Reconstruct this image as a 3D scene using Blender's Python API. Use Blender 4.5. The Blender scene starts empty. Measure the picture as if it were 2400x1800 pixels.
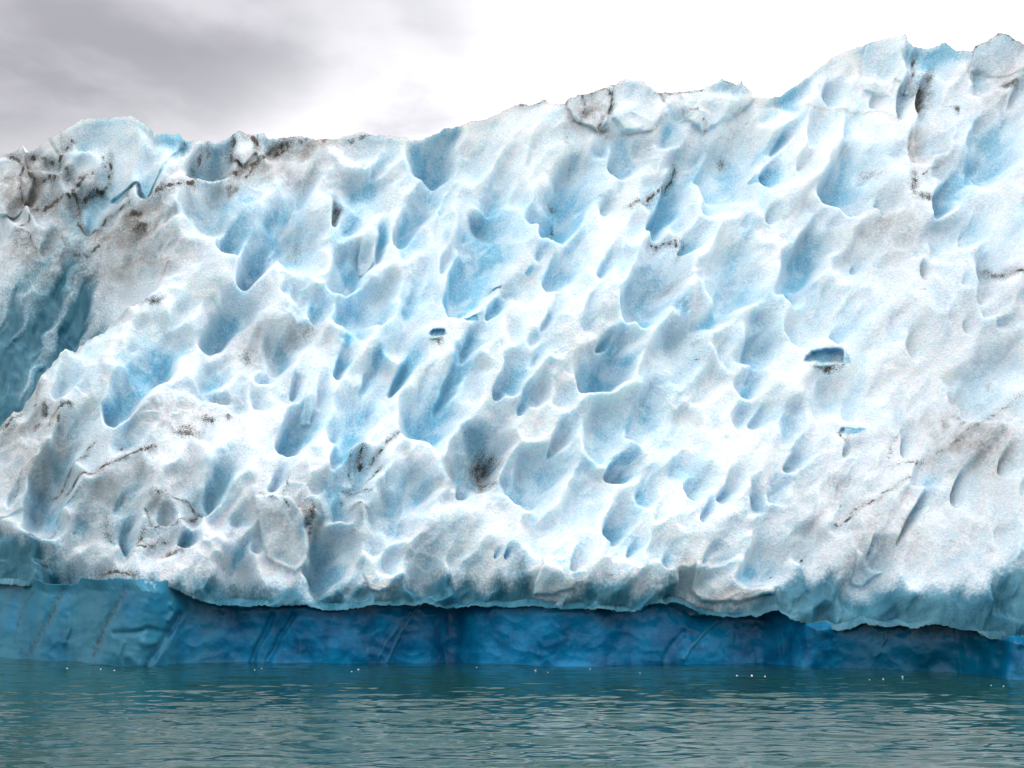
import bpy, bmesh, math, random
import numpy as np
from mathutils import Vector
random.seed(7)
S = bpy.context.scene
COL = S.collection
R = math.radians

# ------------------------------------------------------------------ camera
F, CX, CY, HOR = 2573.0, 1200.0, 900.0, 1370.0      # photograph scale 2400 x 1800
ZC = 1.8
PHI = math.atan((HOR - CY) / F)
cam = bpy.data.cameras.new('camera')
cam.sensor_width = 36.0
cam.lens = F / 2400.0 * 36.0
cam.clip_start = 0.1
cam.clip_end = 20000
co = bpy.data.objects.new('camera', cam)
co.location = (0, 0, ZC)
co.rotation_euler = (math.pi / 2 + PHI, 0, 0)
COL.objects.link(co)
S.camera = co

def ray(u, v):
    xc = (u - CX) / F
    yc = (CY - v) / F
    y = math.cos(PHI) - yc * math.sin(PHI)
    z = math.sin(PHI) + yc * math.cos(PHI)
    return xc / y, z / y

# ------------------------------------------------------------------ noise
def perlin(x, y, seed=0):
    xi = np.floor(x).astype(np.int64); yi = np.floor(y).astype(np.int64)
    xf = x - xi; yf = y - yi
    def g(ix, iy):
        h = (ix * 374761393 + iy * 668265263 + seed * 2147483647 + 1013904223) & 0xffffffff
        h = ((h ^ (h >> 13)) * 1274126177) & 0xffffffff
        h = h ^ (h >> 16)
        a = (h & 0xffff) * (2 * math.pi / 65536.0)
        return np.cos(a), np.sin(a)
    def d(ix, iy, fx, fy):
        a, b = g(ix, iy)
        return a * fx + b * fy
    u = xf * xf * xf * (xf * (xf * 6 - 15) + 10)
    w = yf * yf * yf * (yf * (yf * 6 - 15) + 10)
    n00 = d(xi, yi, xf, yf); n10 = d(xi + 1, yi, xf - 1, yf)
    n01 = d(xi, yi + 1, xf, yf - 1); n11 = d(xi + 1, yi + 1, xf - 1, yf - 1)
    a = n00 + u * (n10 - n00); b = n01 + u * (n11 - n01)
    return (a + w * (b - a)) * 1.5

def fbm(x, y, s, seed=0, octv=4, gain=0.5):
    r = 0; a = 1; t = 0
    for i in range(octv):
        r = r + a * perlin(x / s + 17.3 * i, y / s - 9.1 * i, seed + i * 31)
        t += a; a *= gain; s *= 0.5
    return r / t

def ss(a, b, x):
    t = np.clip((x - a) / (b - a), 0, 1)
    return t * t * (3 - 2 * t)

def poly(pts, u):
    p = np.array(pts, float)
    return np.interp(u, p[:, 0], p[:, 1])

# ------------------------------------------------------------------ outlines of the iceberg, in photograph scale
RIDGE = [(-900,1250),(-600,900),(-350,620),(-150,430),(0,363),(29,357),(45,350),(52,339),(60,355),(78,355),(108,330),(145,308),(181,287),(195,279),(224,276),
 (260,275),(307,272),(318,278),(344,294),(358,307),(362,317),(387,313),(401,317),(420,311),(429,328),(445,332),(470,330),(492,331),(506,334),
 (539,323),(546,313),(559,306),(575,314),(586,315),(600,316),(618,313),(627,325),(651,325),(705,319),(741,327),(787,325),(848,309),(873,316),
 (917,319),(955,322),(960,329),(989,327),(1018,316),(1044,301),(1062,301),(1105,285),(1138,280),(1170,265),(1217,243),(1251,245),(1277,232),
 (1290,243),(1323,243),(1330,232),(1358,221),(1390,217),(1421,203),(1439,198),(1463,185),(1504,188),(1523,203),(1539,217),(1580,217),
 (1643,211),(1675,195),(1693,184),(1698,190),(1713,190),(1722,198),(1733,197),(1737,187),(1741,197),(1754,208),(1770,225),(1789,229),(1827,227),
 (1860,204),(1900,174),(1925,154),(1962,127),(2009,110),(2063,94),(2106,80),(2124,78),(2128,94),(2139,108),(2164,115),(2193,108),(2215,98),
 (2240,118),(2281,119),(2286,107),(2309,99),(2338,77),(2363,80),(2381,94),(2400,103),(2500,150),(2700,230),(2950,480),(3300,1200)]
LIP = [(-900,1480),(-300,1400),(0,1366),(36,1370),(119,1378),(185,1380),(203,1366),(253,1371),(330,1372),(398,1380),(434,1392),(488,1412),(579,1416),(723,1423),
 (800,1428),(923,1418),(1000,1418),(1053,1425),(1162,1421),(1260,1424),(1375,1428),(1502,1429),(1530,1414),(1600,1415),(1622,1420),(1643,1436),(1687,1443),
 (1770,1448),(1824,1434),(1850,1444),(1880,1462),(1920,1472),(1960,1474),(2030,1462),(2081,1466),(2179,1468),
 (2287,1480),(2341,1496),(2400,1512),(2500,1530),(3300,1590)]
WLINE = [(-900,1515),(0,1538),(60,1541),(100,1548),(180,1551),(250,1558),(340,1563),(440,1555),(560,1553),(700,1553),(800,1556),(1000,1553),
 (1060,1550),(1140,1555),(1280,1560),(1400,1560),(1500,1556),(1600,1556),(1780,1555),(1870,1562),(2000,1567),(2150,1573),(2250,1579),(2350,1589),(2400,1591),(3300,1600)]

# hollows: lower rim x, y, width, length, axis angle, depth, blueness
CUPS = [
(197,492,70,150,60,.6,.7),(336,453,80,120,75,.5,.6),(524,592,110,140,60,.7,.85),(564,665,130,230,60,.75,.65),
(630,507,80,75,45,.6,.55),(678,570,70,110,60,.6,.3),(702,468,60,110,60,.6,.35),(792,515,46,105,85,.8,.4),(94,558,45,90,50,.6,.2),
(62,469,60,85,50,.6,.1),(376,511,40,100,30,.5,.1),(738,742,92,95,60,.6,.6),(474,816,110,190,50,.55,.5),(870,413,60,110,50,.5,.35),
(848,392,40,50,60,.5,.3),(855,616,40,60,80,.7,.4),(892,605,35,115,80,.9,1),(931,569,100,260,55,.5,.4),(1018,450,30,80,55,.5,.25),
(1029,507,50,160,58,.5,.3),(821,670,70,70,30,.5,.3),(1036,638,45,110,65,.6,.35),(950,739,65,160,65,.6,.45),(884,760,88,95,60,.6,.45),
(1062,732,180,290,60,.42,1),(1141,742,50,120,50,.6,.8),(1271,551,60,110,60,.7,.5),(1308,569,60,165,55,.75,1),(1275,601,42,38,20,.8,1),
(1239,627,25,32,40,.8,1),(1347,522,50,150,60,.6,.65),(1293,668,120,160,50,.5,.45),(1409,645,70,125,50,.55,.45),(1420,482,60,45,40,.45,.3),
(1452,402,130,110,60,.4,.5),(1496,751,95,60,30,.7,.85),(1405,812,50,80,40,.8,1),(1542,540,105,270,62,.6,.75),(1608,578,70,80,45,.7,.75),
(1744,587,62,62,60,.45,.4),(1792,423,90,70,30,.5,.9),(1820,356,45,95,55,.55,.7),(1460,345,110,60,20,.5,.55),
(2121,271,55,170,75,.7,.45),(2164,246,60,115,70,.7,.3),(1944,231,100,70,40,.35,.3),(2059,239,50,45,60,.4,.3),(2041,411,62,85,75,.55,.55),
(2193,510,90,200,55,.6,1),(2287,560,100,130,55,.4,.35),(2063,488,100,65,40,.4,.25),(2392,231,60,90,60,.5,.4),(1803,517,60,55,50,.4,.25),
(250,986,140,240,55,.55,.65),(297,808,50,65,40,.5,.35),(130,939,80,150,60,.45,.25),(125,1109,115,190,65,.5,.45),(558,930,44,140,172,.6,.45),
(485,1180,100,160,60,.6,.65),(260,1180,50,115,45,.6,.65),(290,1286,80,150,75,.6,.6),(420,1271,55,50,30,.7,.95),(380,1225,90,78,60,.45,.35),
(629,1141,55,85,45,.6,.5),(662,1053,115,145,50,.6,.75),(781,1091,80,200,60,.65,.8),(684,917,45,52,60,.7,.6),(752,946,50,115,75,.6,.4),
(517,859,50,50,50,.4,.1),(647,834,100,140,45,.4,.3),(734,1301,50,170,75,.7,.5),(796,890,62,145,75,.75,.95),(848,913,50,160,62,.75,1),
(928,906,60,135,60,.7,.9),(1033,964,70,220,65,.7,1),(1090,845,70,130,60,.65,.75),(1163,931,80,145,55,.5,.55),(1221,958,60,105,50,.5,.5),
(1275,772,50,150,60,.5,.3),(1300,1061,70,115,60,.6,.5),(1500,1028,150,190,62,.4,.45),(1440,1112,100,85,40,.7,1),(1123,1036,95,48,10,.75,.95),
(986,1155,60,75,60,.6,.55),(1083,1166,70,115,65,.7,.85),(1160,1172,90,50,20,.35,.3),(1169,1296,28,28,60,.9,.8),(1194,1299,28,32,60,.9,.8),
(1440,1262,110,130,60,.5,.45),(1480,1290,50,65,45,.6,.6),(1642,765,90,110,75,.4,.2),(1850,692,110,90,30,.5,.5),(1838,645,40,110,70,.5,.5),
(1964,800,80,92,50,.55,.55),(1764,889,60,105,60,.55,.5),(1781,989,80,85,45,.5,.4),(1850,1105,65,95,55,.55,.45),(1622,1166,90,85,60,.5,.5),
(1695,1178,60,115,55,.55,.5),(1655,1214,36,62,60,.7,.7),(1998,990,50,135,80,.45,.35),(1984,1068,36,30,60,.6,.3),
(2131,1068,45,95,80,.5,.35),(2159,653,50,58,60,.5,.3),(2017,616,45,42,50,.6,.5),(2265,661,26,38,60,.5,.3),(2273,767,60,45,50,.3,.25),
(2115,1272,42,230,62,.7,.6),(1984,1206,30,85,70,.5,.3),(1654,1319,40,85,50,.55,.5),(2052,1294,40,52,75,.6,.5),(2121,1272,16,18,60,.9,.8),
(1785,760,100,125,60,.3,.3),(2010,760,70,90,50,.3,.2),(2130,830,110,90,45,.25,.1),
(2300,700,90,100,50,.3,.15),(2330,880,100,110,50,.3,.15),(2240,1180,80,160,55,.35,.2),(2350,1120,90,120,55,.35,.15),(1560,1330,60,90,60,.4,.4),
(1350,1330,60,80,60,.4,.3),(1010,1320,80,110,60,.35,.5),(940,1250,90,110,60,.35,.4),(600,1290,70,110,70,.4,.2),(540,1330,60,80,60,.35,.15),
(1700,690,70,110,60,.35,.25),(1690,620,50,90,55,.35,.25),(1150,450,80,160,55,.3,.15),(1240,380,70,100,60,.25,.1),(1900,330,110,120,50,.25,.2),
(1990,330,60,130,75,.3,.4),(2330,400,120,140,50,.3,.35),(2250,330,90,120,60,.3,.1),(1370,880,70,130,55,.35,.35),(1250,860,60,130,60,.4,.5),
(1590,905,80,110,60,.3,.2),(20,1180,60,120,60,.4,.4),(70,1230,70,120,60,.4,.4),(170,1250,60,100,60,.4,.6),(1340,1190,70,110,60,.35,.3),
(1250,1230,60,110,60,.35,.3),(1060,870,40,120,60,.5,.6),(560,760,70,110,50,.4,.3),(660,690,60,80,50,.4,.25),(400,760,90,130,50,.25,.15),
]
# dirt: lines of silt (points, width, strength) and patches (x, y, rx, ry, strength)
DL = [
([(29,365),(58,374),(78,408),(105,408),(123,404),(141,393),(159,381)],5,1),([(58,368),(94,365),(127,363)],4,1),([(139,374),(141,355),(159,334),(174,319)],4,.9),
([(259,343),(257,388),(235,397),(203,413),(177,421),(123,442),(80,468)],4,.9),([(181,424),(183,453),(193,489),(231,478),(260,450),(300,450)],4,.9),
([(300,450),(302,417),(322,412),(327,431)],3,.8),([(347,442),(398,435),(452,421),(506,388),(521,399),(553,394),(597,374),(651,341),(680,325)],5,1),
([(434,410),(452,377),(474,345),(490,336),(494,356)],6,.6),([(546,316),(546,356),(568,377)],4,1),([(559,308),(575,318),(600,319),(602,356)],4,1),([(577,406),(593,381),(640,355),(690,328)],3,.9),
([(52,374),(47,424),(54,468)],3,.9),([(72,475),(69,500),(22,536)],3,.7),([(40,527),(65,527),(81,547)],3,.9),([(145,518),(159,540),(203,540),(235,518)],4,.7),
([(627,325),(680,324),(741,329),(800,328),(870,316)],5,.6),([(195,385),(185,402),(165,420)],5,.9),([(243,345),(246,365)],4,.7),
([(1421,203),(1434,227),(1437,246),(1421,265),(1406,287),(1428,293)],4,1),([(1365,223),(1372,252),(1366,270)],5,.8),([(1325,243),(1332,232),(1358,221),(1390,217),(1421,203),(1440,198)],4,1),
([(1539,217),(1561,242)],3,.8),([(1602,258),(1634,252)],3,.8),([(1652,271),(1656,296)],3,.9),([(1540,218),(1590,220),(1643,213)],3,.8),([(1693,186),(1722,198),(1738,188),(1755,210)],4,.7),
([(1599,369),(1589,397),(1554,429),(1516,458),(1485,464)],6,1),([(1539,543),(1561,549),(1602,537),(1608,575)],5,.9),([(1330,300),(1335,330),(1352,365),(1366,382)],4,.6),
([(1690,310),(1740,285),(1775,258)],4,.5),([(1217,245),(1253,247),(1277,234)],4,.7),([(2153,127),(2152,152),(2146,195)],4,.9),([(2150,289),(2150,325),(2135,351)],3,.8),
([(2215,369),(2190,385),(2171,401)],3,.8),([(2282,117),(2287,107),(2323,96)],3,.7),([(2338,78),(2363,81),(2381,95),(2399,104)],5,.8),([(1962,250),(2000,240),(2020,290)],2,.3),
([(89,913),(83,953)],5,.9),([(7,1000),(27,978),(55,945)],6,.8),([(108,1000),(123,971),(145,950)],4,.9),([(125,1109),(163,1080),(192,1058),(217,1029)],5,.9),
([(155,1112),(224,1094),(271,1073),(311,1054),(362,1047)],4,1),([(284,1030),(284,1044),(293,1058)],3,.9),([(52,1087),(40,1127),(29,1163)],3,.7),
([(137,1199),(119,1214),(90,1235),(60,1260)],5,.8),([(195,1130),(155,1156),(130,1185)],4,.8),([(344,1181),(351,1214),(369,1224),(416,1221),(438,1199),(467,1181)],4,1),
([(353,1154),(400,1150),(456,1152),(463,1174),(481,1183),(506,1167)],4,.9),([(340,1228),(326,1264),(347,1268),(380,1255),(394,1259)],4,.9),([(246,1185),(250,1217),(260,1253)],7,.9),
([(297,1290),(329,1279)],4,.8),([(611,1143),(633,1159),(651,1160)],3,.8),([(684,1105),(662,1152),(680,1177)],3,.8),([(241,1319),(282,1337),(318,1346)],9,1),
([(856,1011),(852,1044),(854,1062)],6,1),([(939,1000),(910,1022),(877,1062)],5,.9),([(830,1036),(827,1083),(845,1109)],4,.8),([(899,1080),(881,1098),(863,1112)],5,.9),
([(816,1120),(837,1130),(870,1136)],4,.9),([(2399,921),(2346,958),(2281,1003),(2236,1035),(2200,1060),(2175,1080),(2106,1082)],6,.7),([(2135,982),(2110,1015),(2098,1060)],4,.7),
([(2135,1117),(2086,1149),(2041,1174),(2005,1194),(1972,1223)],5,.9),([(2013,1105),(1996,1141),(1980,1202)],3,.6),([(2346,604),(2379,620),(2399,626)],6,1),
([(1915,853),(1935,858),(1965,856),(1980,850)],4,1),([(2400,960),(2340,1000)],4,.5),([(1880,1260),(1860,1290),(1835,1330)],3,.5),([(1965,1020),(1975,1030),(1985,1027)],4,.9),
([(1012,790),(1030,793),(1027,805)],3,.9),([(150,395),(175,388),(215,378)],5,.7),
]
DP = [
(315,475,32,12,1),(325,507,35,14,.9),(90,395,35,22,.5),(90,430,45,25,.45),(177,455,15,35,.6),(553,424,28,14,.7),(705,536,40,50,.45),(361,690,38,14,.8),(330,660,20,25,.5),
(793,478,16,35,.9),(1395,255,45,28,.45),(1380,265,14,20,.6),(1722,334,20,18,.7),(1320,435,18,8,.7),(1327,477,9,12,.8),(1618,543,18,12,.7),(2178,200,32,45,.95),(2192,165,18,30,.7),
(2258,239,9,14,1),(2240,228,14,6,.7),(2385,181,24,14,.9),(2060,385,32,28,.6),(2146,427,20,45,.85),(2178,455,32,14,.9),(1611,539,8,14,.6),(105,955,9,18,1),(87,986,13,15,1),
(159,946,26,10,.9),(137,982,6,20,.9),(90,1020,12,35,.4),(434,1007,42,22,.85),(485,975,30,12,.8),(535,971,12,10,.8),(579,823,32,26,.55),(409,1290,38,11,.9),(731,1214,14,50,.85),
(300,1344,22,8,1),(101,1310,18,8,.9),(1158,1048,44,38,.85),(1152,1105,32,42,.85),(852,1174,34,13,.7),(812,1152,4,10,.8),(1026,797,14,7,.8),(1440,1096,14,8,.8),
(2216,995,12,25,.6),(2253,987,12,20,.6),(2354,877,14,18,.5),(1948,862,32,8,.9),(1646,822,6,3,1),(2163,656,11,3,1),(2161,683,6,3,1),(1590,641,20,32,.45),
(730,760,40,25,.5),(2150,1170,60,60,.2),(720,1180,50,50,.4),(1905,1290,6,3,1),(1840,1325,4,3,1),(1797,1356,25,4,.6),(1700,1352,18,6,.5),(500,440,40,10,.5),(1350,690,12,10,.5),
]
# grey silt tint, soft: x, y, rx, ry, strength
TP = [(60,440,110,70,.9),(250,500,220,45,.9),(600,390,160,35,.8),(700,345,110,22,.9),(120,560,150,80,.8),(300,560,200,50,.5),(1380,248,60,40,.8),(1500,230,60,40,.25),
(2180,330,80,80,.6),(2100,520,110,80,.55),(2350,180,100,100,.5),(2290,1020,130,90,.7),(2050,1200,190,120,.45),(2300,1250,150,120,.3),(450,960,160,60,.45),(330,1150,220,130,.45),
(600,800,90,60,.4),(700,770,60,40,.5),(700,1200,120,80,.4),(870,1160,100,80,.4),(1130,1100,80,80,.4),(1770,1375,90,30,.6),(80,1050,110,120,.6),(1590,640,60,70,.35),
(980,1290,30,90,.3),(2350,700,120,120,.3),(1600,330,90,40,.2),(400,1310,200,50,.35),(1900,1100,90,120,.15),(2200,640,120,90,.15),(1050,1120,60,60,.3),(200,1230,120,60,.4)]

# ------------------------------------------------------------------ grid of the face
cols = np.concatenate([np.linspace(-900, -60, 90, endpoint=False), np.linspace(-60, 2460, 1330), np.linspace(2460, 3300, 91)[1:]])
NU = len(cols)
NV = 640
yl = poly(LIP, cols) + 7 * perlin(cols / 41.0, cols * 0 + .5, 3) + 2.4 * perlin(cols / 7.0, cols * 0 + .5, 4)
yr = poly(RIDGE, cols) + 2.2 * perlin(cols / 13.0, cols * 0 + .5, 5) + 1.8 * perlin(cols / 4.5, cols * 0 + .5, 6)
t = np.linspace(0, 1, NV)
U = np.repeat(cols[None, :], NV, 0)
V = None

def smooth(a, w):
    # running mean in photograph units, independent of the column spacing
    g = np.arange(-1600, 4000, 4.0)
    b = np.interp(g, cols, a); n = int(w / 4) | 1
    for _ in range(2): b = np.convolve(np.pad(b, n // 2, mode='edge'), np.ones(n) / n, 'valid')
    return np.interp(cols, g, b)
yls, yrs = smooth(yl, 50), smooth(yr, 36)
V = yls + (yrs - yls) * t[:, None] + (yr - yrs) * t[:, None] ** 9 + (yl - yls) * (1 - t[:, None]) ** 9
yw = poly(WLINE, cols)
_, dzw = ray(cols, yw)
YW = -ZC / dzw                               # distance of the waterline
def smooth(a, w):
    # running mean in photograph units, independent of the column spacing
    g = np.arange(-1600, 4000, 4.0)
    b = np.interp(g, cols, a); n = int(w / 4) | 1
    for _ in range(2): b = np.convolve(np.pad(b, n // 2, mode='edge'), np.ones(n) / n, 'valid')
    return np.interp(cols, g, b)
YS = smooth(YW, 260)
YW = smooth(YW, 20)
DXl, DZl = ray(cols, yl)
UND = 1.12 + 0.18 * perlin(cols / 160.0, cols * 0 + .5, 9)
UND = UND * (0.60 + 0.40 * ss(120, 520, cols)) * (1 - .40 * ss(1780, 1960, cols))
YL = YS - UND
ZREF = 1.2
DX, DZ = ray(U, V)
fd = (U + V * 0) ; 
# diagonal frame: a runs up-right along the hollows, b across them
ca, sa = math.cos(R(57)), math.sin(R(57))
def diag(U, V):
    return U * ca - V * sa, U * sa + V * ca
wU = U + 24 * fbm(U, V, 90, 41, 2) + 2.2 * perlin(U / 22, V / 22, 45)
wV = V + 24 * fbm(U, V, 90, 51, 2) + 2.2 * perlin(U / 22, V / 22, 55)
A, B = diag(wU, wV)
above = (yl[None, :] - V)                    # pixels above the lip
below_ridge = (V - yr[None, :])
macro = 1.1 * fbm(U, V, 620, 61, 2) + 0.42 * fbm(A / 2.2, B, 210, 62, 3)
macro = macro * ss(0, 160, above) * 1.0
macro += 0.60 * np.exp(-above / 120.0)        # rolled under edge of the lip
K = 0.48

# ------------------------------------------------------------------ hollows
def cupfield(cups, accum, blue, soft=1.0):
    kU = U + 11 * fbm(U, V, 60, 41, 3); kV = V + 11 * fbm(U, V, 60, 51, 3)
    for (bx, by, W, L, ang, dep, bl) in cups:
        if ang <= 20: ang = 88; dep *= .6
        a = R(ang)
        axx, axy = math.cos(a), -math.sin(a)
        cx, cy = bx + axx * L * .5, by + axy * L * .5
        m = max(L, W) * .95 + 14
        c0, c1 = np.searchsorted(cols, [cx - m, cx + m])
        if c1 <= c0 + 1: continue
        sl = (slice(None), slice(c0, c1))
        rows = np.where((V[sl].min(1) < cy + m) & (V[sl].max(1) > cy - m))[0]
        if len(rows) == 0: continue
        sl = (slice(rows[0], rows[-1] + 1), slice(c0, c1))
        x = kU[sl] - cx; y = kV[sl] - cy
        L = L * 1.45 ; W = W * 1.15 ; p = (x * axx + y * axy - L * .155) / (L * .5)
        q = (-x * axy + y * axx) / (W * .5)
        # q > 0 lies towards lower right
        q = q * (1.0 - 0.30 * p)             # narrower towards the far end
        ex, ey = -0.74, -0.20
        if ang > 120: ey = 0.1
        mx, my = p - ex, q - ey
        mm = mx * mx + my * my + 1e-9
        em = ex * mx + ey * my
        inv = (-em + np.sqrt(em * em + mm * (1 - ex * ex - ey * ey))) / mm
        rho = np.clip(1.0 / inv, 0, 4)
        inside = np.clip(1 - rho * rho, 0, 1)
        d = mx / np.sqrt(mm)
        ex_ = 0.62 + 2.3 * ss(-0.6, 0.7, d) * soft
        g = inside ** ex_
        D = dep * min(W, L * 1.1, 150) * 0.0128
        accum[sl] += (g * D) ** 4
        bb = bl * (0.25 * inside + 0.85 * g ** .55)
        blue[sl] = np.maximum(blue[sl], bb)

acc = np.zeros_like(U); blue = np.zeros_like(U)
def worley(A, B, s, ratio, seed, jit=0.8):
    """scalloped cells: returns a cup profile (0 on the crests) and a random number per cell"""
    x = A / (s * ratio); y = B / s
    xi = np.floor(x); yi = np.floor(y)
    f1 = np.full(x.shape, 9.0); f2 = np.full(x.shape, 9.0); cid = np.zeros(x.shape)
    ou = np.zeros(x.shape)
    for dx in (-1, 0, 1):
        for dy in (-1, 0, 1):
            cx = (xi + dx).astype(np.int64); cy = (yi + dy).astype(np.int64)
            h = (cx * 73856093 ^ cy * 19349663 ^ (seed * 83492791)) & 0xffffffff
            h = ((h ^ (h >> 15)) * 2246822519) & 0xffffffff
            h = ((h ^ (h >> 13)) * 3266489917) & 0xffffffff
            h = h ^ (h >> 16)
            px = cx + .5 + jit * ((h & 1023) / 1023.0 - .5); py = cy + .5 + jit * (((h >> 10) & 1023) / 1023.0 - .5)
            rx = x - px; ry = y - py
            # cells are deepest at their lower left end
            d = np.sqrt((rx * np.where(rx < 0, 1.8, .72)) ** 2 + ry * ry)
            m = d < f1
            f2 = np.where(m, f1, np.minimum(f2, d)); f1 = np.where(m, d, f1)
            cid = np.where(m, ((h >> 20) & 1023) / 1023.0, cid)
    r = np.clip(f1 / (f2 + 1e-6), 0, 1)
    return 0.45 * (1 - r ** 1.8) + 0.55 * (1 - r * r) ** 2, cid
EDGE0 = [(-400,1330),(-120,1110),(0,995),(30,960),(85,910),(110,872),(150,825),(190,785),(230,755),(265,728),(300,706),(335,690),(390,668),(470,640)]
_d = (poly(EDGE0, U) - V) * .72
VAL = ss(0, 10, _d) * (1 - ss(190, 330, _d)) * (1 - ss(230, 360, U + .2 * _d))
rough = (1 - 0.55 * ss(1750, 2150, U) * ss(350, 600, V))
for sc, rt, am, sd_ in ((132, 1.6, .95, 5), (66, 1.6, .38, 6), (32, 1.5, .05, 7)):
    pr, cid = worley(A + 12 * perlin(U / 50, V / 50, sd_), B + 12 * perlin(U / 50, V / 50, sd_ + 40), sc, rt, sd_)
    wgt = np.clip(1.45 * cid - .12, 0, 1.1) * np.clip(0.85 + 1.2 * fbm(U, V, 200, sd_ + 80, 2), .25, 1.25)
    acc += (pr * am * wgt * rough * (1 - .75 * VAL)) ** 4 * (1 if sc > 40 else 0)
    if sc <= 40: extra = pr * am * wgt * rough
    blue = np.maximum(blue, pr ** 1.2 * np.clip(cid * cid * 0.75 * rough, 0, 1) * (1 if sc > 40 else .3))
def blur(a, n):
    for _ in range(n):
        b = a.copy(); b[1:-1] = (a[:-2] + 2 * a[1:-1] + a[2:]) / 4; a = b.copy()
        a[:, 1:-1] = (b[:, :-2] + 2 * b[:, 1:-1] + b[:, 2:]) / 4
    return a
worl = blur(acc ** .25, 9)
acc = worl ** 4
cupfield(CUPS, acc, blue)
hol = blur(acc ** .25, 3) + extra
blue = np.clip(blue + .34 * ss(.08, .75, hol), 0, 1.05)

# large recess on the left, behind the front slab
EDGE = [(-400,1330),(-120,1110),(0,995),(30,960),(85,910),(110,872),(150,825),(190,785),(230,755),(265,728),(300,706),(335,690),(390,668),(470,640)]
ey_ = poly(EDGE, U)
dist = (ey_ - V) * 0.72 + 3 * perlin(U / 18, V / 18, 77)
rec = ss(0, 14, dist) * np.exp(-(np.maximum(dist, 0) / 210.0) ** 2) * (1 - ss(180, 430, U))
rec = rec * ss(-700, -100, U)
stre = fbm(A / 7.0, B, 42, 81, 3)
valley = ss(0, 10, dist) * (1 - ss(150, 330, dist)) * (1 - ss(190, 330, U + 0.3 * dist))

fine = 0.016 * fbm(wU, wV, 26, 91, 3) + 0.022 * np.abs(fbm(A / 2.4, B, 34, 95, 3)) + 0.005 * perlin(U / 5.2, V / 5.2, 97)
dep_big = 0.30 * fbm(A / 1.8, B, 150, 87, 2)
dep = hol + 1.9 * rec + fine + 0.22 * stre * valley + 0.16 * fbm(A / 3, B, 60, 85, 2) + dep_big
bsm = V - smooth(yr, 70)[None, :]
def segd(px, py, a, b):
    ax, ay = a; bx, by = b
    dx, dy = bx - ax, by - ay
    tt = np.clip(((px - ax) * dx + (py - ay) * dy) / (dx * dx + dy * dy + 1e-9), 0, 1)
    return np.hypot(px - ax - tt * dx, py - ay - tt * dy)
def inpoly(px, py, pts):
    r = np.zeros(px.shape, bool)
    j = len(pts) - 1
    for i in range(len(pts)):
        xi, yi = pts[i]; xj, yj = pts[j]
        r ^= ((yi > py) != (yj > py)) & (px < (xj - xi) * (py - yi) / (yj - yi + 1e-9) + xi)
        j = i
    return r
# broken blocks, shards and lobes standing out from the face: outline, metres out, edge softness
BLOCKS = [([(1882,848),(1888,833),(1905,821),(1935,816),(1970,817),(1992,826),(2002,846),(1940,850)],-.30,2.2,0),
 ([(1006,780),(1013,772),(1030,770),(1044,774),(1049,780),(1036,787),(1012,787)],-.2,1.2,0),
 ([(1960,1016),(1970,1004),(1990,999),(2010,1002),(2032,1002),(2016,1013),(1990,1019)],-.11,1.6,0),
 ([(1762,409),(1774,399),(1796,400),(1802,410),(1788,419),(1768,418)],-.25,1.5,0),
 ([(261,416),(275,420),(300,410),(322,412),(305,424),(275,430),(262,424)],-.2,1.5,0),
 ([(1086,738),(1120,728),(1128,742),(1108,748)],-.1,1.5,0),([(1158,660),(1185,655),(1182,662),(1150,668)],-.1,1.2,0),
([(1328,150),(1440,150),(1438,205),(1434,240),(1424,280),(1405,296),(1372,285),(1345,268),(1330,250)],.38,2.5,0),
 ([(1442,120),(1520,150),(1545,225),(1565,262),(1530,300),(1470,296),(1438,270),(1436,230)],.26,6,0),
 ([(1590,180),(1760,150),(1770,230),(1720,262),(1655,300),(1620,285),(1600,250)],.22,5,0),
 ([(546,250),(598,250),(600,318),(602,350),(570,378),(548,356)],.25,2.5,0),([(604,280),(640,280),(652,330),(600,366)],.15,3,0),
 ([(60,250),(420,200),(432,330),(390,372),(345,440),(330,405),(262,420),(240,395),(200,412),(160,382),(141,355),(120,330)],.30,3,0),
 ([(0,372),(58,370),(80,405),(50,470),(0,500),(-60,500),(-60,372)],.30,3,0),
 ([(848,545),(853,528),(880,519),(888,532),(884,585),(868,610),(854,600)],.26,2,0),([(712,962),(716,930),(732,884),(737,920),(736,965)],.20,1.5,0),
 ([(600,1150),(684,1160),(706,1190),(716,1225),(733,1262),(733,1298),(700,1320),(630,1290)],.32,2.5,0),
 ([(868,1280),(896,1282),(910,1320),(921,1352),(914,1374),(892,1380),(870,1362),(858,1320)],.26,2.5,1),
 ([(1290,1262),(1332,1250),(1345,1300),(1348,1368),(1312,1380),(1266,1374),(1262,1352),(1280,1300)],.26,4,1),
 ([(1640,1315),(1740,1300),(1805,1332),(1832,1362),(1812,1388),(1740,1404),(1665,1384)],.30,5,1),
 ([(2010,1290),(2060,1298),(2090,1320),(2060,1345),(2032,1340)],.16,4,1),
 ([(2030,90),(2128,60),(2136,108),(2152,130),(2150,190),(2120,182),(2102,176),(2096,215),(2040,190)],.14,4,0),
 ([(2281,90),(2400,50),(2460,110),(2400,160),(2330,140),(2290,150)],.10,4,0),
 
 ([(1100,700),(1134,705),(1131,728),(1100,735),(1072,740)],.12,2,0),
 ([(0,1040),(60,1010),(92,1040),(96,1090),(60,1180),(0,1210),(-60,1200),(-60,1040)],.15,5,0)]
bU = U + 5 * fbm(U, V, 26, 141, 3); bV = V + 5 * fbm(U, V, 26, 143, 3)
lobe = np.zeros_like(U); blk = np.zeros_like(U); hole = np.zeros_like(U)
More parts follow.
